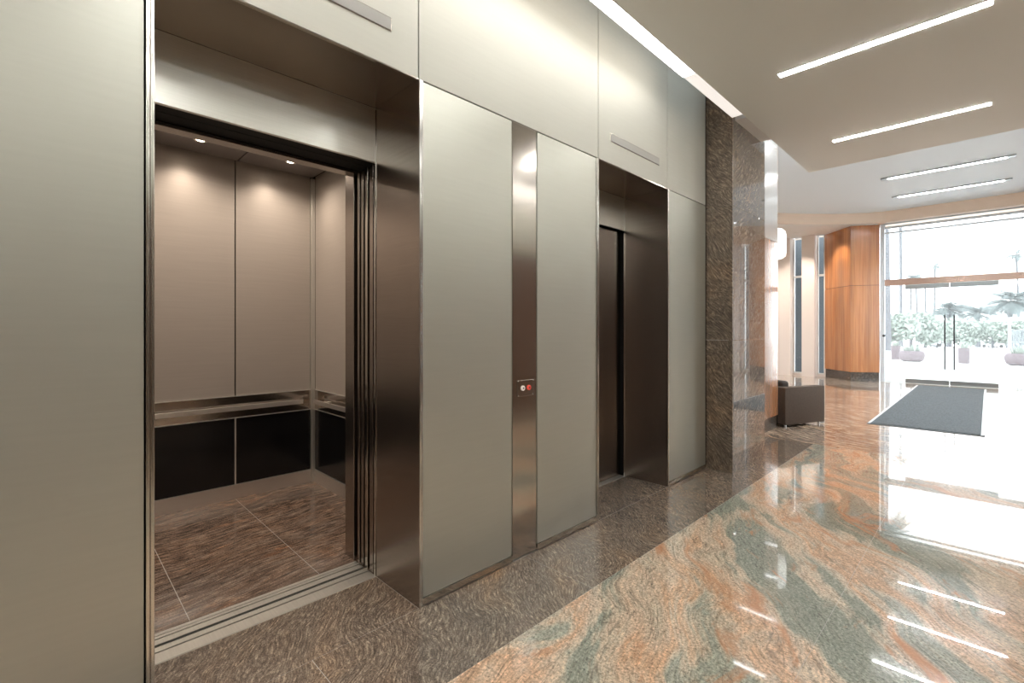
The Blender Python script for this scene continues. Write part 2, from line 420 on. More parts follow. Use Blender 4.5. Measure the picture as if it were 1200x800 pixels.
# ------------------------------------------------------------------ the open elevator car
CX0, CX1, CY0, CY1, CH = -2.48, -.78, -.17, 1.83, 2.90
car = thing('elevator', 'open elevator car with bronze wall panels, black lower panels and two lit ceiling spots', 'elevator', (-1.6, .83, 0))
m = MB()
for a, b in zip([CY0, .508, 1.154], [.508, 1.154, CY1]):
    for xa, xb in ((CX0, -.708),): m.box((xa, a + .0018, -.03), (xb, b - .0018, 0))
m.build('car_floor', M_granCab, car)
box('floor_joint', (CX0, CY0, -.04), (-.708, CY1, -.0012), M_joint, car)
# sill of the car
s = MB()
s.box((-.646, E1[0] - .1, -.02), (-.602, E1[1] + .0, .002)); s.box((-.676, E1[0] - .1, -.02), (-.654, E1[1], .002))
s.box((-.706, E1[0] - .1, -.02), (-.681, E1[1], .002))
s.build('car_sill', M_sill, car)
box('sill_groove', (-.703, E1[0] - .1, -.02), (-.605, E1[1], -.007), M_black, car)
# shell
box('shell', (CX0 - .06, CY0 - .06, -.04), (CX0 - .03, CY1 + .06, 3.1), M_black, car)
box('shell', (CX0 - .06, CY1 + .03, -.04), (CX1, CY1 + .06, 3.1), M_black, car)
box('shell', (CX0 - .06, CY0 - .06, -.04), (CX1, CY0 - .03, 3.1), M_black, car)
zb, zk, zs = .115, .70, .88
def bay_x(y0, y1):   # back wall bay
    box('wall_panel', (CX0 - .03, y0 + .005, zs + .006), (CX0, y1 - .005, CH + .02), M_cab, car, .002)
    box('kick_panel', (CX0 - .03, y0 + .007, zb + .008), (CX0 + .002, y1 - .007, zk - .006), M_kick, car, .001)
bays = [(CY0 + .03, .49), (.49, 1.157), (1.157, CY1 - .03)]
for b in bays: bay_x(*b)
for y in (.49, 1.157):
    MB().box((CX0 - .02, y - .006, zb), (CX0 + .004, y + .006, zk)).build('joint_strip', M_sill, car)
def bay_y(x0, x1, y, sgn):
    a, b = sorted((y, y + sgn * .03))
    box('wall_panel', (x0 + .005, a, zs + .006), (x1 - .005, b, CH + .02), M_cab, car, .002)
    a2, b2 = sorted((y - sgn * .002, y + sgn * .03))
    box('kick_panel', (x0 + .007, a2, zb + .008), (x1 - .007, b2, zk - .006), M_kick, car, .001)
for x0, x1 in ((CX0 + .03, -1.63), (-1.63, CX1)):
    bay_y(x0, x1, CY1, 1); bay_y(x0, x1, CY0, -1)
# steel dado band, thin bright borders, skirting
def ringbox(z0, z1, d, nm, mat):
    m = MB()
    m.box((CX0 - .02, CY0, z0), (CX0 + d, CY1, z1)); m.box((CX0, CY1 - d, z0), (CX1, CY1 + .02, z1)); m.box((CX0, CY0 - .02, z0), (CX1, CY0 + d, z1))
    return m.build(nm, mat, car)
ringbox(zk, zs, .004, 'steel_band', M_band)
ringbox(zs, zs + .007, .009, 'band_edge', M_sill); ringbox(zk - .007, zk, .009, 'band_edge', M_sill)
ringbox(0, zb, .010, 'skirting', M_cabrail); ringbox(zb, zb + .007, .014, 'band_edge', M_sill)
# corner posts
for cy in (CY0, CY1):
    s = -1 if cy == CY1 else 1
    MB().box((CX0, cy, .0), (CX0 + .035, cy + s * .035, CH), .004).build('corner_post', M_sill, car)
# handrails: flat bars on brackets
def rail(p0, p1, nrm):
    p0, p1, nrm = Vector(p0), Vector(p1), Vector(nrm)
    d = (p1 - p0); q0 = p0 + nrm * .05; q1 = p1 + nrm * .05
    lo = [min(a, b) for a, b in zip(q0, q1)]; hi = [max(a, b) for a, b in zip(q0, q1)]
    lo = Vector(lo) - Vector((abs(nrm.x), abs(nrm.y), 0)) * .005 - Vector((0, 0, .021)); hi = Vector(hi) + Vector((abs(nrm.x), abs(nrm.y), 0)) * .005 + Vector((0, 0, .021))
    h = MB().box(lo, hi, .003).build('handrail', M_cabrail, car)
    for f in (.1, .5, .9):
        c = p0 + d * f
        MB().tube([c, c + nrm * .045], .011, 12).build('bracket', M_cabrail, h, True)
rail((CX0 + .004, CY0 + .12, .785), (CX0 + .004, CY1 - .12, .785), (1, 0, 0))
rail((CX0 + .14, CY1 - .004, .785), (CX1 - .12, CY1 - .004, .785), (0, -1, 0))
rail((CX0 + .14, CY0 + .004, .785), (CX1 - .12, CY0 + .004, .785), (0, 1, 0))
# ceiling: dark lid with suspended metal islands and round spots
box('ceiling_lid', (CX0 - .06, CY0 - .06, CH + .08), (CX1 + .08, CY1 + .06, CH + .11), M_black, car)
isl = [(CY0 + .03, .49), (.498, 1.157), (1.165, CY1 - .03)]
for a, b in isl:
    for xa, xb in ((CX0 + .04, -1.66), (-1.65, CX1 - .02)):
        pn = MB().box((xa, a, CH), (xb, b, CH + .02), .003).build('ceiling_panel', M_cabceil, car)
spots = []
for yc in (.165, .83, 1.49):
    for xc in (-2.12, -1.2):
        d = MB().lathe([(.030, -.001), (.038, -.006), (.045, -.006), (.048, 0), (.048, .004), (.030, .004)], (xc, yc, CH), 20).build('spot_trim', M_cabrail, car, True)
        MB().lathe([(.029, -.004), (.029, .003)], (xc, yc, CH), 18).build('lamp', M_down, d)
        L = bpy.data.lights.new('car_spot', 'SPOT'); L.energy = 44 if xc < -2 else 16; L.spot_size = math.radians(150); L.spot_blend = 1.; L.shadow_soft_size = .03; L.color = (1, .83, .68)
        lo = bpy.data.objects.new('car_spot', L); link(lo); lo.location = (xc, yc, CH - .012)
        lo.rotation_euler = (0, 0, 0)
# front return panels, transom
for (a, b) in ((E1[1] - .005, CY1 + .03), (CY0 - .03, E1[0] - .03)):
    MB().box((-.84, a, 0), (-.72, b, CH), .003).build('return_panel', M_door, car)
MB().box((-.80, E1[0] - .03, H1), (-.72, E1[1] - .005, CH), .002).build('transom', M_door, car)
# car door retracted (two leaves), hall door retracted
cd = MB().box((-.676, E1[1] - .002, .004), (-.652, E1[1] + .55, H1), .002).build('car_door_panel', M_door, car)
cd = MB().box((-.640, E1[1] + .004, .004), (-.612, E1[1] + .55, H1), .002).build('car_door_panel', M_door, car)
MB().box((-.598, E1[0] - .5, H1 + .02), (-.475, E1[1] + .6, 3.1)).build('door_gear', M_black, fr1)
MB().box((-.715, E1[0] - .3, H1 + .02), (-.604, E1[1] + .4, 3.0)).build('door_operator', M_black, car)
t = thing('elevator_door', 'retracted steel sliding door, only its edges showing at the open elevator', 'elevator door', (-.5, 1.6, 0))
MB().box((-.578, E1[1] - .002, .004), (-.548, E1[1] + .55, H1), .002).build('door_panel', M_steel, t)
MB().box((-.532, E1[1] + .003, .004), (-.490, E1[1] + .55, H1), .002).build('door_panel', M_door, t)
MB().box((-.595, E1[1] + .56, 0), (-.48, E1[1] + .60, 3.0)).build('pocket_wall', M_black, t)
# hoistway block left side
t2 = struct(box('trim_1', (-.71, E1[0] - .6, -.02), (-.455, E1[0] - .001, 3.0), M_black))
t3 = struct(box('floor_pit', (-.72, E1[0] - .1, -.06), (-.44, E1[1] + .6, -.03), M_black))

# indicator bars
def lantern(y, label):
    t = thing('indicator_bar', label, 'elevator indicator', (.0, y, 2.94), 'grey indicator bars above the elevators')
    MB().box((-.002, y - .387, 2.94), (.006, y + .387, 3.0), .0015).build('lens', M_bar, t)
    MB().box((-.004, y - .390, 2.936), (.003, y + .390, 3.004), .001).build('bezel', M_steel, t)
lantern(.83, 'long grey indicator bar above the open elevator')
lantern(3.54, 'long grey indicator bar above the closed elevator')

# call station on the steel strip
t = thing('call_button_panel', 'small steel call plate with white and red buttons on steel strip', 'call panel', (0, 2.185, 1.03))
MB().box((-.001, 2.112, 1.03), (.004, 2.258, 1.132), .0015).build('plate', M_steel, t)
for yy_, zz_ in ((2.117, 1.036), (2.253, 1.036), (2.117, 1.126), (2.253, 1.126)):
    MB().lathe([(.0045, 0), (.0045, .002), (.002, .003)], (0, 0, 0), 12, Matrix.Translation((.004, yy_, zz_)) @ Matrix.Rotation(PI / 2, 4, 'Y')).build('screw', M_bright, t)
for yb, mb, lb in ((2.158, M_wbtn, 'round white lit button'), (2.214, M_red, 'round red lit button')):
    R = Matrix.Translation((.004, yb, 1.082)) @ Matrix.Rotation(PI / 2, 4, 'Y')
    b_ = MB().lathe([(.0165, 0), (.0165, .005), (.0145, .007), (.006, .007), (.006, .003)], (0, 0, 0), 24, R).build('button', mb, t, True); b_['label'] = lb
    MB().lathe([(.0058, .003), (.0058, .0085), (.003, .009)], (0, 0, 0), 16, R).build('button_centre', M_handle, b_)

# ------------------------------------------------------------------ granite column
gc = thing('granite_column', 'speckled brown granite pier between the elevators and the veneered wall', 'column', (COLX / 2, 5.43, 0))
zj = 1.5; zz = [0, .62, 2.05, 3.48, 4.7]
zz = [0, 1.35, 2.72, 4.09, 4.7]
for a, b in zip(zz, zz[1:]):
    MB().box((.0, COLY[0] + .006, a + .0015), (COLX, COLY[0] + .030, b - .0015)).build('honed_slab', M_granC, gc)
    MB().box((-.12, COLY[0] + .031, a + .0015), (COLX + .0, COLY[1], b - .0015), .001).build('polished_slab', M_granP, gc)
struct(box('trim_2', (-.28, YEND - .006, 0), (-.002, YEND + .002, 4.7), M_black))
# veneered wall beyond
wb = struct(MB().box((-.40, COLY[1] + .003, 0), (XW - .02, YW, 4.74)).build('wall_back_left', M_white))
for a, b in ((.19, HP - .004), (HP + .004, 4.7)):
    struct(box('veneer_panel', (XW - .018, COLY[1] + .006, a), (XW, YW + .002, b), M_woodgl if a < 1 else M_pale, wb, .001))
struct(box('baseboard_left', (XW - .03, COLY[1] + .003, 0), (XW - .012, YW - .002, .188), M_base))
struct(box('veneer_panel', (-.40, YW, .19), (XW - .001, YW + .016, 4.7), M_woodgl, wb))

# ------------------------------------------------------------------ opposite (unseen) side and back
wr = struct(MB().box((XR, -5, 0), (XR + .3, YW, 4.7)).build('wall_right', M_darkwood))
for a, b in ((-4.9, .27), (1.38, 2.99), (4.09, 7.7)):
    struct(box('wall_panel', (XR - .02, a, .05), (XR, b, HP - .01), M_darkwood, wr, .002))
for a, b in ((-4.9, 2.0), (2.01, 7.7)):
    struct(box('wall_panel', (XR - .02, a, HP), (XR, b, 4.0), M_panel, wr, .002))
for e in (E1, E2):
    struct(box('recess_door', (XR - .005, e[0], 0), (XR + .002, e[1], 2.44), M_door, wr))
struct(box('wall_rear', (-.3, -5.3, 0), (XR + .3, -5, 4.7), M_darkwood))

# ------------------------------------------------------------------ low ceiling, slot
low = struct(MB().box((SX, -5, HS), (SXR, SY, HS + .10), .002).build('ceiling_low', M_soffit))
struct(box('ceiling_slot_cap', (-.05, -5, 4.62), (SX, 5.93, 4.7), M_white))
struct(box('ceiling_slot_side', (SX - .0, -5, HS + .10), (SX + .03, SY, 3.74), M_white))
struct(box('trim_4', (COLX + .0, 5.02, HS), (SX - .001, 5.80, HS + .09), M_white))
t = thing('slot_light', 'light strip along the opposite wall, seen only as a bright band in the steel', 'ceiling light', (2.99, -.5, HS))
for yh in (-3, 1, 5): MB().tube([(2.99, yh, HS + .02), (2.99, yh, 4.71)], .006, 8).build('hanger', M_white, t)
MB().box((SXR + .003, -4.9, HS + .002), (SXR + .10, 7.3, HS + .03), .002).build('diffuser', M_cove, t)
MB().box((SXR + .0005, -4.9, HS), (SXR + .002, 7.3, HS + .09)).box((SXR + .101, -4.9, HS), (SXR + .103, 7.3, HS + .09)).build('housing', M_white, t)
struct(box('ceiling_slot_rear', (SXR + .104, -5, HS + .05), (XR, SY, HS + .10), M_white))
t = thing('slot_light', 'long glowing light strip in the slot along the elevator wall', 'ceiling light', (.32, -.5, HS))
for yh in (-3, 0, 3): MB().tube([(.32, yh, HS + .08), (.32, yh, 4.63)], .006, 8).build('hanger', M_white, t)
MB().box((COLX, -4.9, HS + .002), (SX - .004, 3.855, HS + .03), .002).build('diffuser', M_cove, t)
MB().box((COLX - .012, -4.9, HS + .012), (COLX - .004, 3.855, HS + .085)).build('added_side_glow', M_side, t)  # glowing face added towards the wall to brighten the panel tops
MB().box((COLX, 3.86, HS + .002), (SX - .004, 4.935, HS + .03), .002).build('glowing_trim', M_dim, t)  # white trim past the lamp, given a glow so it looks lit
MB().box((COLX - .003, -4.9, HS - .001), (COLX, 3.855, HS + .09)).box((SX - .004, -4.9, HS + .0), (SX, 3.855, HS + .09)).box((COLX, -4.9, HS + .031), (SX - .004, 3.855, HS + .09)).build('housing', M_white, t)

# ------------------------------------------------------------------ lobby: high ceiling, fascia, front wall
struct(MB().box((-9, -5, HU), (12, 17.3, HU + .1)).build('ceiling_high', M_upper))
# curved fascia: outline on plan
fas = [(-9, 12.0), (-5.2, 12.3), (-3.6, 13.0), (-2.7, 13.85), (-2.04, 14.6), (-1.6, 15.12), (-1.17, 15.6), (-.8, 15.95), (-.4, 16.25), (-.08, 16.42), (.4, 16.5), (2.4, 16.5), (2.84, 16.42), (3.16, 16.25), (3.93, 15.6), (4.8, 14.6), (6.4, 13.0), (12, 12)]
def smooth(P, k=5):
    out = []
    for i in range(len(P) - 1):
        p0, p1, p2, p3 = P[max(i - 1, 0)], P[i], P[i + 1], P[min(i + 2, len(P) - 1)]
        for j in range(k):
            t_ = j / k
            out.append(tuple(.5 * ((2 * b_) + (-a_ + c_) * t_ + (2 * a_ - 5 * b_ + 4 * c_ - d_) * t_ * t_ + (-a_ + 3 * b_ - 3 * c_ + d_) * t_ ** 3) for a_, b_, c_, d_ in zip(p0, p1, p2, p3)))
    return out + [P[-1]]
fas = smooth(fas)
m = MB()
m.prism(fas + [(12, 17.3), (-9, 17.3)], 4.44, HU - .002)
struct(m.build('ceiling_fascia', M_fascia))
struct(MB().prism([(-9, 12.05), (-5.2, 12.35), (-3.6, 13.05), (-2.04, 14.65), (-1.17, 15.65), (-.4, 16.30), (-.1, 16.55), (-.1, 17.3), (-9, 17.3)], 4.432, 4.439).build('ceiling_edge_soffit', M_white))
# front wall with slot windows, left side and mirrored right
YF = 17.3
def front(mirror):
    X = (lambda x: x) if not mirror else (lambda x: 2.76 - x)
    segs = [(-9, -6.0), (-5.5, -4.6), (-4.1, -3.3), (-2.95, -2.40), (-2.07, -1.72), (-1.52, -.05)]
    gl = [(-6.0, -5.5), (-4.6, -4.1), (-3.3, -2.95), (-2.40, -2.07), (-1.72, -1.52)]
    m = MB()
    for a, b in segs:
        m.box((X(a), YF, 0), (X(b), YF + .25, 4.44))
    for a, b in segs[1:-1]: m.box((X(a + .0), YF - .28, 0), (X(b - .0), YF, 4.43))
    for a, b in gl: m.box((X(a), YF, 0), (X(b), YF + .25, .06))
    w = struct(m.build('wall_front_right' if mirror else 'wall_front_left', M_pinkwall))
    for k, (a, b) in enumerate(gl):
        n = 10 * (1 + mirror) + k
        wi = MB()
        wi.box((X(a + .0), YF + .10, .06), (X(a + .03), YF + .16, 4.44)); wi.box((X(b - .03), YF + .10, .06), (X(b), YF + .16, 4.44))
        wi.box((X(a), YF + .10, .06), (X(b), YF + .16, .10)); wi.box((X(a), YF + .04, 3.16), (X(b), YF + .16, 3.22)); wi.box((X(a), YF + .10, 4.40), (X(b), YF + .16, 4.44))
        ws = struct(wi.build('window_%d' % n, M_frame_w))
        struct(box('pane', (X(a + .03), YF + .125, .10), (X(b - .03), YF + .131, 4.40), M_glass, ws))
front(False); front(True)
for a, b in ((-2.50, -2.18), (-1.85, -1.60), (-3.5, -3.0), (-4.9, -4.3), (4.36, 4.61), (4.94, 5.26)):
    struct(box('trim_outside', (a, 18.0, 0), (b, 18.25, 4.8), M_fin))
# veneered return walls beside the entry
def veneer_return(mirror):
    X = (lambda x: x) if not mirror else (lambda x: 2.76 - x)
    pts = [(X(-1.50), 17.3), (X(-.68), 16.35), (X(-.07), 16.72), (X(-.07), 17.3)]
    if mirror: pts = pts[::-1]
    w = None
    for a, b in ((.26, 2.725), (2.735, 4.43)):
        o = struct(MB().prism(pts, a, b, bev=.002).build('wall_entry_right' if mirror else 'wall_entry_left', M_wood)) if w is None else struct(MB().prism(pts, a, b, bev=.002).build('veneer_upper', M_wood, w))
        w = w or o
    ins = [(X(-1.49), 17.31), (X(-.675), 16.37), (X(-.08), 16.735), (X(-.08), 17.31)]
    struct(MB().prism(ins if not mirror else ins[::-1], 0, .255).build('baseboard_entry_right' if mirror else 'baseboard_entry_left', M_base))
    mid = [(X(-1.49), 17.31), (X(-.675), 16.36), (X(-.08), 16.73), (X(-.08), 17.31)]
    struct(MB().prism(mid if not mirror else mid[::-1], 2.72, 2.74).build('reveal', M_black, w))
veneer_return(False); veneer_return(True)
# entry glazing: frame, transom, panes
X0, X1 = -.05, 2.81
m = MB()
m.box((X0, YE - .06, 0), (X0 + .09, YE + .10, 4.52), .003).box((X1 - .09, YE - .06, 0), (X1, YE + .10, 4.52), .003)
m.box((X0, YE - .06, 4.44), (X1, YE + .10, 4.52), .003).box((X0 + .05, YE, 4.30), (X1 - .05, YE + .06, 4.36), .003)
m.box((X0 + .09, YE - .02, 4.16), (X1 - .09, YE + .06, 4.20))
m.box((X0 + .05, YE, 0), (.47, YE + .05, .02)).box((2.29, YE, 0), (X1 - .05, YE + .05, .02))
ew = struct(m.build('window_1', M_alu))
struct(box('transom', (X0 + .05, YE - .03, 2.70), (X1 - .05, YE + .07, 2.87), M_transom, ew, .004))
struct(box('pane', (X0 + .05, YE + .01, 2.87), (X1 - .05, YE + .022, 4.30), M_glasse, ew))
struct(box('pane', (X0 + .05, YE + .01, 4.36), (X1 - .05, YE + .022, 4.44), M_glasse, ew))
struct(box('pane', (X0 + .05, YE + .01, .02), (.482, YE + .022, 2.70), M_glasse, ew))
struct(box('pane', (2.278, YE + .01, .02), (X1 - .05, YE + .022, 2.70), M_glasse, ew))
MB().lathe([(.03, 0), (.035, .01), (.035, .04), (.02, .05)], (X0 + .075, YE - .02, 1.30), 16, Matrix.Rotation(PI / 2, 4, 'X')).build('lock_cylinder', M_handle, ew)
for n, (a, b, hx) in enumerate(((.487, 1.374, 1.29), (1.386, 2.273, 1.47))):
    d = MB().box((a, YE + .01, .13), (b, YE + .022, 2.60)).build('door_%d' % (n + 1), M_glasse); struct(d)
    o = MB().box((a, YE - .01, .01), (b, YE + .042, .13), .004).build('bottom_rail', M_rail, d)
    o = MB().box((a, YE - .03, 2.58), (b, YE + .06, 2.695), .004).build('top_rail', M_rail, d)
    hm = MB().tube([(hx, YE - .075, .42), (hx, YE - .075, 1.86)], .016, 12)
    for z in (.60, 1.68): hm.tube([(hx, YE - .075, z), (hx, YE + .01, z)], .009, 8)
    hm.build('handle', M_handle, d, True)
struct(box('trim_5', (X0, YE - .12, -.006), (X1, YE + .16, .006), M_sill))

# side and rear closures of the lobby
struct(box('wall_lobby_left', (-9.2, 5.9, 0), (-9, 17.4, 4.74), M_pinkwall))
lr = MB().box((7, YW, 0), (7.2, 17.4, .3)).box((7, YW, 4.2), (7.2, 17.4, 4.74)).box((7, YW, .3), (7.2, 8.6, 4.2)).box((7, 16.6, .3), (7.2, 17.4, 4.2))
lr = struct(lr.build('wall_lobby_right', M_pinkwall))
m = MB()
for y in (8.6, 10.6, 12.6, 14.6, 16.55): m.box((7.05, y, .3), (7.15, y + .05, 4.2))
m.box((7.05, 8.6, 2.7), (7.15, 16.6, 2.78)).box((7.05, 8.6, .3), (7.15, 16.6, .36)).box((7.05, 8.6, 4.14), (7.15, 16.6, 4.2))
m = struct(m.build('window_30', M_alu)); struct(box('pane', (7.09, 8.65, .36), (7.10, 16.55, 4.14), M_glass, m))  # unseen glazing added so more daylight enters from the right
struct(box('wall_lobby_rear_left', (-9, 5.94, 0), (-.40, 6.1, 4.74), M_pinkwall))
struct(box('wall_lobby_rear_right', (XR + .3, YW - .2, 0), (12, YW, 4.74), M_pinkwall))
struct(box('ceiling_shaft_cap', (-.4, -5.3, 4.7), (3.3, 7.8, 4.739), M_upper))

# ------------------------------------------------------------------ ceiling lights
def strip(x0, x1, y, z, label, grp, w=.032, low=True):
    t = thing('strip_light', label, 'ceiling light', ((x0 + x1) / 2, y, z), grp)
    if low:
        MB().box((x0, y - w, z - .006), (x1, y + w, z + .004), .002).build('diffuser', M_strip, t)
        MB().box((x0 - .008, y - w - .008, z - .003), (x1 + .008, y - w - .001, z + .004)).box((x0 - .008, y + w + .001, z - .003), (x1 + .008, y + w + .008, z + .004)).box((x0 - .008, y - w, z - .003), (x0 - .001, y + w, z + .004)).box((x1 + .001, y - w, z - .003), (x1 + .008, y + w, z + .004)).build('frame', M_white, t)
    else:
        MB().box((x0 + .12, y - w, z - .004), (x1 - .12, y + w, z + .01), .002).build('diffuser', M_strip2, t)
        MB().box((x0, y - w - .02, z - .03), (x1, y - w - .006, z + .02)).box((x0, y + w + .006, z - .03), (x1, y + w + .02, z + .02)).box((x0, y - w, z - .03), (x0 + .11, y + w, z + .02)).box((x1 - .11, y - w, z - .03), (x1, y + w, z + .02)).build('frame', M_rail, t)
strip(.85, 2.11, 4.40, HS, 'nearest glowing strip light in the low grey ceiling', 'strip lights in the low ceiling')
strip(.85, 2.11, 6.36, HS, 'second glowing strip light in the low grey ceiling, near its far edge', 'strip lights in the low ceiling')
for y, wd in ((2.44, 'third from the lobby'), (.48, 'above the open elevator'), (-1.48, 'just behind the camera'), (-3.44, 'farthest behind the camera')):
    strip(.85, 2.11, y, HS, 'strip light in the low grey ceiling, ' + wd + ', seen in reflection', 'strip lights in the low ceiling')
strip(.45, 2.46, 12.9, HU, 'nearer strip light in the high pale ceiling, seen past the low ceiling', 'strip lights in the high ceiling', .045, False)
strip(.42, 2.46, 14.85, HU, 'farthest strip light in the high pale ceiling, nearest the entrance glass', 'strip lights in the high ceiling', .045, False)
for y, wd in ((11.0, 'lowest of the three lines mirrored in the floor'), (9.1, 'closest to the low ceiling')):
    strip(.45, 2.46, y, HU, 'strip light in the high ceiling, ' + wd, 'strip lights in the high ceiling', .045, False)
for y, wd in ((11.0, 'nearest row'), (12.9, 'middle row'), (14.85, 'row by the glass')):
    strip(3.7, 5.7, y, HU, 'added unseen strip light in the high ceiling off to the right, ' + wd, 'strip lights in the high ceiling', .045, False)  # unseen lamps added to brighten the lobby
for y, wd in ((8.6, 'nearest'), (10.3, 'middle'), (12.0, 'farthest')):
    strip(-5.2, -3.3, y, HU, wd + ' added strip light, unseen over the alcove behind the veneered wall', 'strip lights in the high ceiling', .045, False)  # lamps added out of view for more light on the piers
def downlight(x, y, z, label):
    t = thing('downlight', label, 'ceiling light', (x, y, z), 'round downlights by the windows')
    MB().lathe([(.07, -.006), (.085, -.008), (.095, 0), (.095, .004), (.07, .004)], (x, y, z), 20).build('trim_ring', M_white, t, True)
    MB().lathe([(.068, -.005), (.068, .003)], (x, y, z), 20).build('lamp', M_down2, t)
    L = bpy.data.lights.new('lobby_spot', 'SPOT'); L.energy = 170; L.spot_size = math.radians(100); L.spot_blend = .6; L.color = (1, .87, .76); L.shadow_soft_size = .06
    lo = bpy.data.objects.new('lobby_spot', L); link(lo); lo.location = (x, y, z - .02)
for xx, wd in ((-2.95, 'third'), (-3.75, 'fourth')):
    downlight(xx, 16.1, 4.431, wd + ' round downlight from the orange wall, added out of view behind the veneered wall')  # unseen pair added to light the window piers
downlight(-2.05, 16.35, 4.431, 'round downlight above the left slot window')
downlight(-1.28, 16.35, 4.431, 'round downlight beside the orange veneered wall')

t = thing('cove_light', 'added unseen cove light on top of the low ceiling rim, washing the high ceiling', 'ceiling light', (1.6, 7.25, HS + .1))  # uplight added to brighten the high ceiling
MB().box((SX + .05, 7.22, HS + .101), (SXR, 7.26, HS + .125), .002).build('diffuser', M_upl, t)
MB().box((SX + .04, 7.20, HS + .1), (SXR, 7.215, HS + .14)).box((SX + .04, 7.27, HS + .1), (SXR, 7.285, HS + .13)).build('housing', M_white, t)
t = thing('cove_light', 'hidden cove light on the low ceiling beside the slot', 'ceiling light', (.45, 6.5, HS + .1))
MB().box((.44, 5.9, HS + .101), (.48, 7.18, HS + .125), .002).build('diffuser', M_upl, t)
MB().box((.42, 5.9, HS + .1), (.43, 7.18, HS + .13)).box((.49, 5.9, HS + .1), (.50, 7.18, HS + .13)).build('housing', M_white, t)

# pendant drum
t = thing('pendant_lamp', 'white drum pendant lamp partly hidden behind the veneered wall', 'pendant lamp', (-.81, 9.75, 2.8))
MB().lathe([(.20, 2.80), (.25, 2.84), (.262, 2.95), (.262, 3.22), (.245, 3.30), (.20, 3.345), (.05, 3.36)], (-.81, 9.75, 0), 32).build('lamp_shade', M_pend, t, True)
MB().tube([(-.81, 9.75, 3.35), (-.81, 9.75, HU)], .006, 8).build('cord', M_white, t)
MB().lathe([(.06, -.03), (.06, 0)], (-.81, 9.75, HU), 20).build('canopy', M_white, t)

# ------------------------------------------------------------------ armchair
def armchair():
    A, Cc = Vector((-.030, 7.81, 0)), Vector((.305, 8.58, 0))
    ux = (Cc - A).normalized()               # back -> front
    uy = Vector((-ux.y, ux.x, 0))            # towards the chair's other arm
    L, W = (Cc - A).length, .86
    t = thing('armchair', 'boxy dark brown leather armchair at the end of the veneered wall', 'armchair', tuple(A))
    M = Matrix.Translation(A) @ Matrix(((ux.x, uy.x, 0, 0), (ux.y, uy.y, 0, 0), (0, 0, 1, 0), (0, 0, 0, 1)))
    def p(nm, lo, hi, mat, bev=.012): return MB().box(lo, hi, bev, 3).build(nm, mat, t, True, M)
    p('armrest', (0, 0, .04), (L, .13, .595), M_leather, .006); p('armrest', (0, W - .13, .04), (L, W, .595), M_leather, .006)
    p('backrest', (.0, .132, .04), (.16, W - .132, .595), M_leather2)
    p('seat_base', (.162, .132, .04), (L - .02, W - .132, .26), M_leather2); p('seat_cushion', (.18, .135, .262), (L - .005, W - .135, .42), M_leather, .03)
    p('back_cushion', (.10, .14, .425), (.27, W - .14, .675), M_leather2, .045)
    for a, b in ((.06, .05), (L - .06, .05), (.06, W - .05), (L - .06, W - .05)):
        MB().lathe([(.022, 0), (.022, .004), (.016, .006), (.016, .038), (.024, .04)], (a, b, 0), 14).build('foot', M_chrome, t, True, M)
armchair()

# ------------------------------------------------------------------ entrance mat
t = thing('entrance_mat', 'long dark grey carpet mat leading to the glass doors', 'floor mat', (1.4, 12.9, 0))
m = MB(); m.box((.80, 9.16, .001), (2.02, 16.3, .011), .003); m.build('carpet', M_mat, t)
MB().box((.76, 9.12, 0), (.797, 16.32, .006), .002).build('edge', M_mated, t); MB().box((2.023, 9.16, 0), (2.06, 16.32, .006), .002).build('edge', M_mated, t)
MB().box((.76, 9.08, 0), (2.06, 9.155, .006), .002).build('edge', M_mat, t)

# ------------------------------------------------------------------ outdoors
CAM = Vector((2.09, 0, 1.45)); FPX = 551.5; AZ = math.radians(45.34)
Fv = Vector((-math.sin(AZ), math.cos(AZ), 0)); Rv = Vector((math.cos(AZ), math.sin(AZ), 0))
def site(u, depth):
    p = CAM + Fv * depth + Rv * ((u - 600) / FPX * depth)
    p.z = -.012 if p.y < 50 else -.012 - (p.y - 50) * .0235
    return p
m = MB().box((-150, 17.56, -.2), (250, 50, -.01)); m.prism([(50, -.2), (50, -.01), (300, -.01 - 250 * .0235), (300, -9)], -150, 250, 'x')
struct(m.build('ground', M_plaza))
struct(MB().box((-150, -60, -.2), (-9.3, 17.56, -.01)).build('ground_side', M_plaza))
struct(MB().box((12.1, -60, -.2), (200, 17.56, -.01)).box((7.25, YW, -.32), (12.1, 17.56, -.302)).build('ground_east', M_plaza))

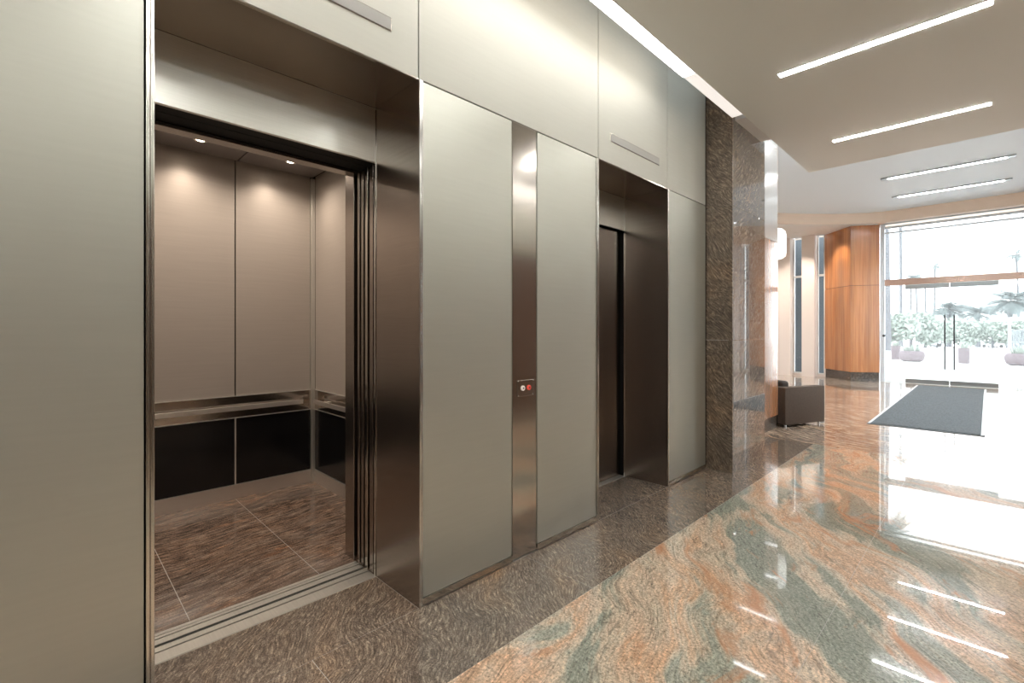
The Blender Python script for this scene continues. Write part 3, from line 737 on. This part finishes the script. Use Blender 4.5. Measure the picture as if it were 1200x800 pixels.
def palm(u, depth, h, crown, label, trunk_r=.25, nf=26, droop=.55, grp='palm trees across the plaza'):
    p = site(u, depth)
    t = thing('palm_tree', label, 'tree', tuple(p), grp)
    lean = random.uniform(-.02, .02) * h
    pts = [p + Vector((lean * f * f, 0, h * f)) for f in (0, .03, .2, .4, .6, .8, .95, 1)]
    rr = [trunk_r * k for k in (1.5, 1.15, 1., .92, .85, .8, .9, 1.1)]
    MB().tube(pts, rr, 10).build('trunk', M_trunk, t, True)
    m = MB(); top = pts[-1]
    for k in range(nf):
        az = 2 * PI * k / nf * 2.4 + random.uniform(-.2, .2); el = math.radians(random.uniform(-30, 62)); Lf = crown * random.uniform(.85, 1.1)
        d = Vector((math.cos(az), math.sin(az), 0)); prev = top.copy(); e = el; n = 9; pl = []
        for i in range(n + 1):
            pl.append(prev.copy()); prev = prev + (d * math.cos(e) + Vector((0, 0, math.sin(e)))) * (Lf / n); e -= droop * 1.9 / n * (1.2 if el > 0 else .6)
        side = d.cross(Vector((0, 0, 1)))
        for i in range(1, n):
            w = crown * .24 * math.sin(PI * (i / n) ** .8) + .04
            for s in (-1, 1):
                for q in (0, .5):
                    a = pl[i].lerp(pl[i + 1], q); b = a + (pl[i + 1] - pl[i]) * .38
                    tip = a + (pl[i + 1] - pl[i]) * .9 + side * s * w - Vector((0, 0, w * .45))
                    tip2 = tip + (pl[i + 1] - pl[i]) * .08
                    m.quad(a, b, tip2, tip)
        for i in range(n):
            up = Vector((0, 0, .03)); m.quad(pl[i] - up, pl[i + 1] - up * .6, pl[i + 1] + up * .6, pl[i] + up)
            sd = side * .03; m.quad(pl[i] - sd, pl[i + 1] - sd * .6, pl[i + 1] + sd * .6, pl[i] + sd)
    m.build('fronds', M_palm, t)
    return t
palm(1112, 84, 6.7, 3.4, 'full feathery palm directly behind the door handles', .4, 48)
palm(1146, 96, 6.9, 3.6, 'full feathery palm right of the door handles', .4, 48)
palm(1183, 74, 7.4, 4.2, 'wide low palm at the right of the view through the glass', .4, 48)
palm(1218, 88, 8.2, 4.0, 'palm cut off by the right edge of the view', .4, 30)
palm(1040, 34, 13, 1.9, 'thick trunked tall palm beside the left edge of the glass', .2, 24)
palm(1056, 70, 19.0, 1.6, 'tall slender palm left of the door, second from the frame', .22, 22)
palm(1067, 94, 13.8, 1.5, 'thin tall palm, left of a close pair', .2, 20)
palm(1075, 99, 14.6, 1.5, 'thin tall palm, right of a close pair', .2, 20)
palm(1085, 106, 15.0, 1.6, 'thin tall palm standing alone left of the feathery palm', .2, 20)
palm(1095, 97, 16.6, 1.6, 'thin tall palm nearest the door centre', .2, 20)
palm(1194, 98, 19.5, 2.2, 'tall slender palm behind the wide low palm', .22, 22)

def leafy(u, depth, h, w, label, seed):
    rnd = random.Random(seed); p = site(u, depth)
    t = thing('broadleaf_tree', label, 'tree', tuple(p), 'leafy trees across the plaza')
    m = MB().tube([p, p + Vector((.05, 0, h * .3)), p + Vector((0, 0, h * .55))], [.16, .12, .09], 8)
    for k in range(4):
        a = rnd.uniform(0, 6.28); m.tube([p + Vector((0, 0, h * .4)), p + Vector((math.cos(a) * w * .3, math.sin(a) * w * .3, h * .7))], [.07, .03], 6)
    m.build('trunk', M_trunk, t, True)
    m = MB()
    blobs = [(Vector((rnd.uniform(-.32, .32) * w, rnd.uniform(-.32, .32) * w, h * rnd.uniform(.45, .85))), w * rnd.uniform(.2, .32)) for _ in range(9)]
    for c, r in blobs:
        for _ in range(330):
            v = Vector([rnd.gauss(0, 1) for _ in range(3)]).normalized() * r * rnd.uniform(.55, 1.05) + c + p
            a = Vector([rnd.gauss(0, 1) for _ in range(3)]).normalized() * .2; b = a.orthogonal().normalized() * .14
            m.quad(v - a, v - b, v + a, v + b)
    m.build('foliage', M_leaf, t)
leafy(1052, 38.5, 2.6, 3.2, 'low leafy tree nearest the left frame of the glass', 1)
leafy(1068, 43, 2.9, 3.6, 'leafy tree behind the oval planter', 2)
leafy(1084, 47, 2.9, 3.4, 'leafy tree between the thin palms', 3)
leafy(1098, 54, 2.5, 3.2, 'leafy tree just left of the door handles', 4)
leafy(1128, 60, 3.2, 4.2, 'leafy tree between the two feathery palms', 5)
leafy(1163, 64, 3.4, 4.4, 'leafy tree behind the parked car', 6)
leafy(1196, 56, 3.6, 4.8, 'leafy tree at the right behind the pergola', 7)

def planter(u, depth, kind, label):
    p = site(u, depth); t = thing('planter', label, 'planter', tuple(p), 'mauve planters on the plaza')
    if kind == 'bowl': pr = [(.30, 0), (.42, .06), (.47, .2), (.48, .36), (.44, .46), (.40, .50), (.37, .49), (.34, .44)]; r = .34; z = .46
    else: pr = [(.17, 0), (.18, .02), (.19, .64), (.20, .68), (.165, .68), (.155, .6)]; r = .14; z = .6
    MB().lathe(pr, tuple(p), 28).build('pot', M_planter, t, True)
    m = MB(); rnd = random.Random(int(u))
    for k in range(110 if kind == 'bowl' else 45):
        a = rnd.uniform(0, 6.28); q = r * math.sqrt(rnd.random()) * .9
        b = p + Vector((math.cos(a) * q, math.sin(a) * q, z - .02)); hh = rnd.uniform(.15, .42); o = Vector((math.cos(a), math.sin(a), 0)) * rnd.uniform(.02, .22)
        s = Vector((-math.sin(a), math.cos(a), 0)) * .018
        mid = b + o * .5 + Vector((0, 0, hh * .6)); tip = b + o + Vector((0, 0, hh))
        m.quad(b - s, b + s, mid + s, mid - s); m.quad(mid - s, mid + s, tip + s * .1, tip - s * .1)
    m.build('plants', M_leaf, t)
planter(1068.5, 22.2, 'bowl', 'wide mauve bowl planter seen left of the door handles')
planter(1049.5, 23.8, 'tall', 'tall narrow mauve planter left of the bowl planter')
planter(1129.5, 20.8, 'tall', 'tall narrow mauve planter just right of the door handles')
planter(1196, 19.6, 'bowl', 'wide mauve bowl planter at the right edge of view')

def car_(u, depth, rz, label):
    p = site(u, depth); t = thing('car', label, 'car', tuple(p), 'cars parked beyond the plaza')
    M = Matrix.Translation(p) @ Matrix.Rotation(rz, 4, 'Z')
    prof = [(-2.1, .3), (-2.15, .62), (-2.0, .82), (-1.45, .9), (-.9, 1.33), (.55, 1.36), (1.25, .93), (1.95, .8), (2.15, .6), (2.1, .3)]
    MB().prism(prof, -.82, .82, 'y', .05).build('body', M_car, t, True, M)
    MB().prism([(-1.3, .93), (-.86, 1.27), (.5, 1.30), (1.1, .95)], -.828, .828, 'y').build('side_windows', M_carg, t, False, M)
    for x in (-1.35, 1.35):
        for y in (-.80, .80):
            MB().lathe([(.2, -.1), (.32, -.09), (.33, 0), (.32, .09), (.2, .1)], (0, 0, 0), 20, Matrix.Translation((x, y, .33)) @ Matrix.Rotation(PI / 2, 4, 'X')).build('wheel', M_tyre, t, True, M)
car_(1177, 92, .75, 'pale car parked between the feathery palms')
car_(1088, 84, .9, 'pale car parked below the thin palms')
car_(1156, 100, .8, 'pale car half hidden behind palm trunks')

p = site(1188, 33)
t = thing('pergola', 'flat white roofed pergola with vertical grey slats at the right', 'pergola', tuple(p))
M = Matrix.Translation(p) @ Matrix.Rotation(AZ, 4, 'Z')
MB().box((-.5, -1, 2.15), (4.5, 1, 2.36), .02).build('roof', M_white, t, False, M)
for x in (-.3, 1.2, 2.7, 4.3): MB().box((x - .06, -.06, 0), (x + .06, .06, 2.15)).build('post', M_bld, t, False, M)
m = MB()
for k in range(40): m.box((-.3 + k * .115, -.02, .1), (-.27 + k * .115, .02, 1.5))
m.box((-.3, -.03, 1.45), (4.3, .03, 1.52)); m.box((-.3, -.03, .6), (4.3, .03, .66)); m.build('fence_slats', M_fence, t, False, M)

# ------------------------------------------------------------------ daylight
w = bpy.data.worlds.new('overcast'); bpy.context.scene.world = w; w.use_nodes = True
nt = w.node_tree; bg = nt.nodes['Background']
bg.inputs[0].default_value = (.93, .97, 1.0, 1); bg.inputs[1].default_value = 4.6

# ------------------------------------------------------------------ camera
cd_ = bpy.data.cameras.new('camera'); cam = bpy.data.objects.new('camera', cd_); link(cam)
cam.location = CAM; cam.rotation_euler = (PI / 2, 0, AZ)
cd_.sensor_width = 36; cd_.lens = FPX / 1200 * 36; cd_.shift_y = -13 / 1200; cd_.clip_end = 500
S = bpy.context.scene; S.camera = cam
S.view_settings.view_transform = 'Standard'; S.view_settings.look = 'None'; S.view_settings.gamma = 1; S.view_settings.use_curve_mapping = False
S.view_settings.exposure = 0.
S.cycles.max_bounces = 10; S.cycles.diffuse_bounces = 5; S.cycles.glossy_bounces = 6; S.cycles.transparent_max_bounces = 16
S.cycles.sample_clamp_indirect = 6
